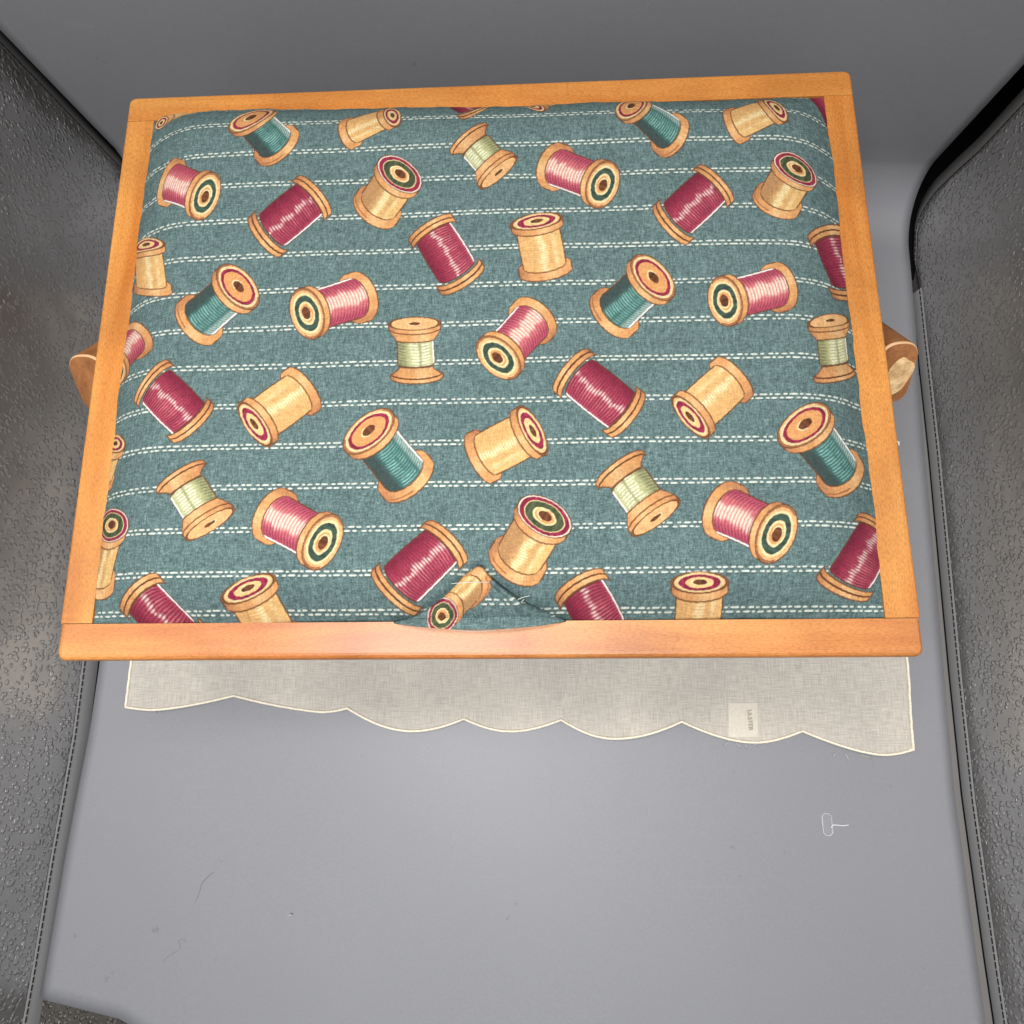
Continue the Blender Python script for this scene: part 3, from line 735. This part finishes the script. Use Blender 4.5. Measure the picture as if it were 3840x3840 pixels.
link('corded_edge', tube_mesh('corded_edge', cordp, .00092, 6), M_cord, cloth)
for (x, y, dx, dy) in ((.160, -.0568, .004, -.004), (.166, -.0569, .001, -.004), (.171, -.0566, .004, -.003), (.2325, -.0636, .002, -.006), (.226, -.0630, -.002, -.0035), (.2425, -.0643, .007, -.003), (.277, -.0612, .003, -.001), (.155, -.0560, -.003, -.003), (-.248, -.0338, .002, -.003), (.180, -.0558, .002, -.003)):
    link('frayed_thread', tube_mesh('frayed_thread', [(x, y, .0035), (x + dx * .6, y + dy * .5, .0038), (x + dx, y + dy, .0025)], .00022, 5), M_thread_white, cloth)
# woven label
lx0, lx1, ly0, ly1 = .1562, .1760, -.0306, -.0528
nlx, nly = 16, 20; LP = np.zeros((nly, nlx, 3))
for j in range(nly):
    for i in range(nlx):
        x = lx0 + (lx1 - lx0) * i / (nlx - 1) - .0013 * j / (nly - 1); y = ly0 + (ly1 - ly0) * j / (nly - 1)
        LP[j, i] = (x, y, cz(x, y) + .0009)
lab = link('sewn_label', gridmesh('sewn_label', LP), M_tagcloth, cloth); lab['label'] = 'small cream woven label printed ULSTER'
M_tagcloth.node_tree.nodes['Principled BSDF'].inputs['Alpha'].default_value = .78
def text_mesh(name, s, size):
    cu = bpy.data.curves.new(name, 'FONT'); cu.body = s; cu.size = size; cu.extrude = .00005; cu.align_x = 'CENTER'; cu.align_y = 'CENTER'
    to = bpy.data.objects.new(name, cu); COL.objects.link(to); bpy.context.view_layer.update()
    me = bpy.data.meshes.new_from_object(to.evaluated_get(bpy.context.evaluated_depsgraph_get())); bpy.data.objects.remove(to); me.name = name; return me
tmn = text_mesh('label_lettering', 'ULSTER', .0041)
tmn.transform(Matrix.Translation((.1700, -.0418, float(cz(.170, -.0418)) + .0013)) @ Matrix.Rotation(-math.pi / 2, 4, 'Z'))
for v in tmn.vertices: v.co.z = float(cz(v.co.x, v.co.y)) + .00125
link('label_lettering', tmn, M_ink, lab, False)

# ---------------------------------------------------------------- small things lying on the sheet
def plastic_tag():
    t = empty('plastic_fastener', (.2170, -.1084, .0012)); tag(t, 'tiny clear plastic tag fastener lying on the grey sheet', 'plastic tag')
    bm = bmesh.new(); bmesh.ops.create_cube(bm, size=1)
    for v in bm.verts: v.co = Vector((.2163 + v.co.x * .0062, -.1086 + v.co.y * .0136, .0022 + v.co.z * .0014))
    vert = [e for e in bm.edges if abs(e.verts[0].co.z - e.verts[1].co.z) > .001]
    bmesh.ops.bevel(bm, geom=vert, offset=.0017, segments=5, affect='EDGES'); 
    me = bpy.data.meshes.new('paddle'); bm.to_mesh(me); bm.free(); link('paddle', me, M_plastic, t, False)
    lp = [(.2163 + .0031 * sx * (1 if abs(sy) < .99 else .72), -.1086 + .0068 * sy, .0029) for sx, sy in ((1, .75), (.6, 1), (-.6, 1), (-1, .75), (-1, -.75), (-.6, -1), (.6, -1), (1, -.75), (1, .75))]
    link('paddle_rim', tube_mesh('paddle_rim', lp, .00032, 6), M_plrim, t)
    link('stem', tube_mesh('stem', smooth_path([(.2188, -.1108, .0022), (.2202, -.1090, .0026), (.2236, -.1090, .0028), (.2262, -.1092, .0030), (.2300, -.1087, .0032)], 5), .00034, 6), plain('white_plastic', (.6, .6, .62), .3), t)
plastic_tag()
bm = bmesh.new(); bmesh.ops.create_icosphere(bm, subdivisions=3, radius=1)
for v in bm.verts:
    c = v.co; k = 1 + .25 * math.sin(c.x * 5 + c.y * 3); v.co = Vector((-.1406 + c.x * .0012 * k, -.1660 + c.y * .0006 * k + c.x * .0004, .0020 + c.z * .0006))
me = bpy.data.meshes.new('crumb'); bm.to_mesh(me); bm.free()
cr = link('crumb', me, plain('brown_crumb', (.16, .10, .09), .8)); tag(cr, 'tiny brown crumb with a white fibre on the grey sheet', 'crumb')
link('fibre', tube_mesh('fibre', smooth_path([(-.1424, -.1669, .0024), (-.1416, -.1664, .0029), (-.1407, -.1663, .0030), (-.1400, -.1666, .0026)], 5), .00032, 5), M_thread_white, cr)
M_hair = plain('grey_brown_hair', (.11, .107, .103), .6)
h1 = link('hair', tube_mesh('hair', smooth_path([(-.1955, -.1405, .0021), (-.1990, -.1435, .0022), (-.2028, -.1475, .0022), (-.2042, -.1530, .0021), (-.2066, -.1600, .0020)], 8), .00011, 5), M_hair); tag(h1, 'short dark hair curving on the grey sheet', 'hair')
sq = [(-.2105, -.1840), (-.2125, -.1818), (-.2155, -.1830), (-.2140, -.1868), (-.2165, -.1890), (-.2200, -.1915), (-.2235, -.1935), (-.2245, -.1965)]
h2 = link('hair', tube_mesh('hair', smooth_path([(x, y, .0021) for x, y in sq], 8), .00010, 5), plain('pale_grey_hair', (.13, .13, .13), .6)); tag(h2, 'faint pale hair curled into a loop on the grey sheet', 'hair')
wl = link('lint_fluff', tube_mesh('lint_fluff', smooth_path([(.2006, .1000, .1790), (.2014, .0992, .1795), (.2012, .0986, .1792), (.2018, .0980, .1786)], 5), .00028, 5), M_thread_white); tag(wl, 'tiny white lint fluff caught on the right edge of the lid', 'lint')

# ---------------------------------------------------------------- light, camera, world
def area(name, loc, target, sx, sy, power, color=(1, 1, 1)):
    l = bpy.data.lights.new(name, 'AREA'); l.shape = 'RECTANGLE'; l.size = sx; l.size_y = sy; l.energy = power; l.color = color
    o = bpy.data.objects.new(name, l); o.location = loc; o.rotation_euler = (Vector(target) - Vector(loc)).to_track_quat('-Z', 'Y').to_euler(); COL.objects.link(o); return o
area('led_strip', (-.05, -.12, .86), (-.03, -.08, 0), .44, .10, 9.0, (.975, .985, 1))
area('led_strip', (-.05, .16, .86), (-.02, .02, 0), .44, .10, 4.0, (1, .965, .92))

w = bpy.data.worlds.new('World'); sc.world = w; w.use_nodes = True
w.node_tree.nodes['Background'].inputs[0].default_value = (.92, .96, 1.0, 1); w.node_tree.nodes['Background'].inputs[1].default_value = 0.11

cam = bpy.data.cameras.new('Camera'); co = bpy.data.objects.new('Camera', cam); COL.objects.link(co); sc.camera = co
cam.sensor_fit = 'HORIZONTAL'; cam.sensor_width = 36; cam.lens = 36 * 1312 / 1932; cam.clip_start = .005; cam.clip_end = 20
r_ = [[0.9990824898909874, -0.004310525088915377, -0.04260983180771506], [-0.013321663452138918, -0.9768443867872361, -0.21353589225810612], [-0.040702723202408475, 0.21390760475741713, -0.9760055455519618]]
Mx = Matrix(((r_[0][0], -r_[1][0], -r_[2][0]), (r_[0][1], -r_[1][1], -r_[2][1]), (r_[0][2], -r_[1][2], -r_[2][2]))).to_4x4()
Mx.translation = (0.02897829, -0.00392474, 0.50588097); co.matrix_world = Mx

sc.render.engine = 'CYCLES'; sc.cycles.max_bounces = 8; sc.cycles.use_denoising = True; sc.cycles.denoiser = 'OPENIMAGEDENOISE'; sc.cycles.denoising_input_passes = 'RGB_ALBEDO_NORMAL'; sc.cycles.denoising_prefilter = 'ACCURATE'
sc.view_settings.view_transform = 'Standard'; sc.view_settings.look = 'None'; sc.view_settings.exposure = 0; sc.view_settings.gamma = 1
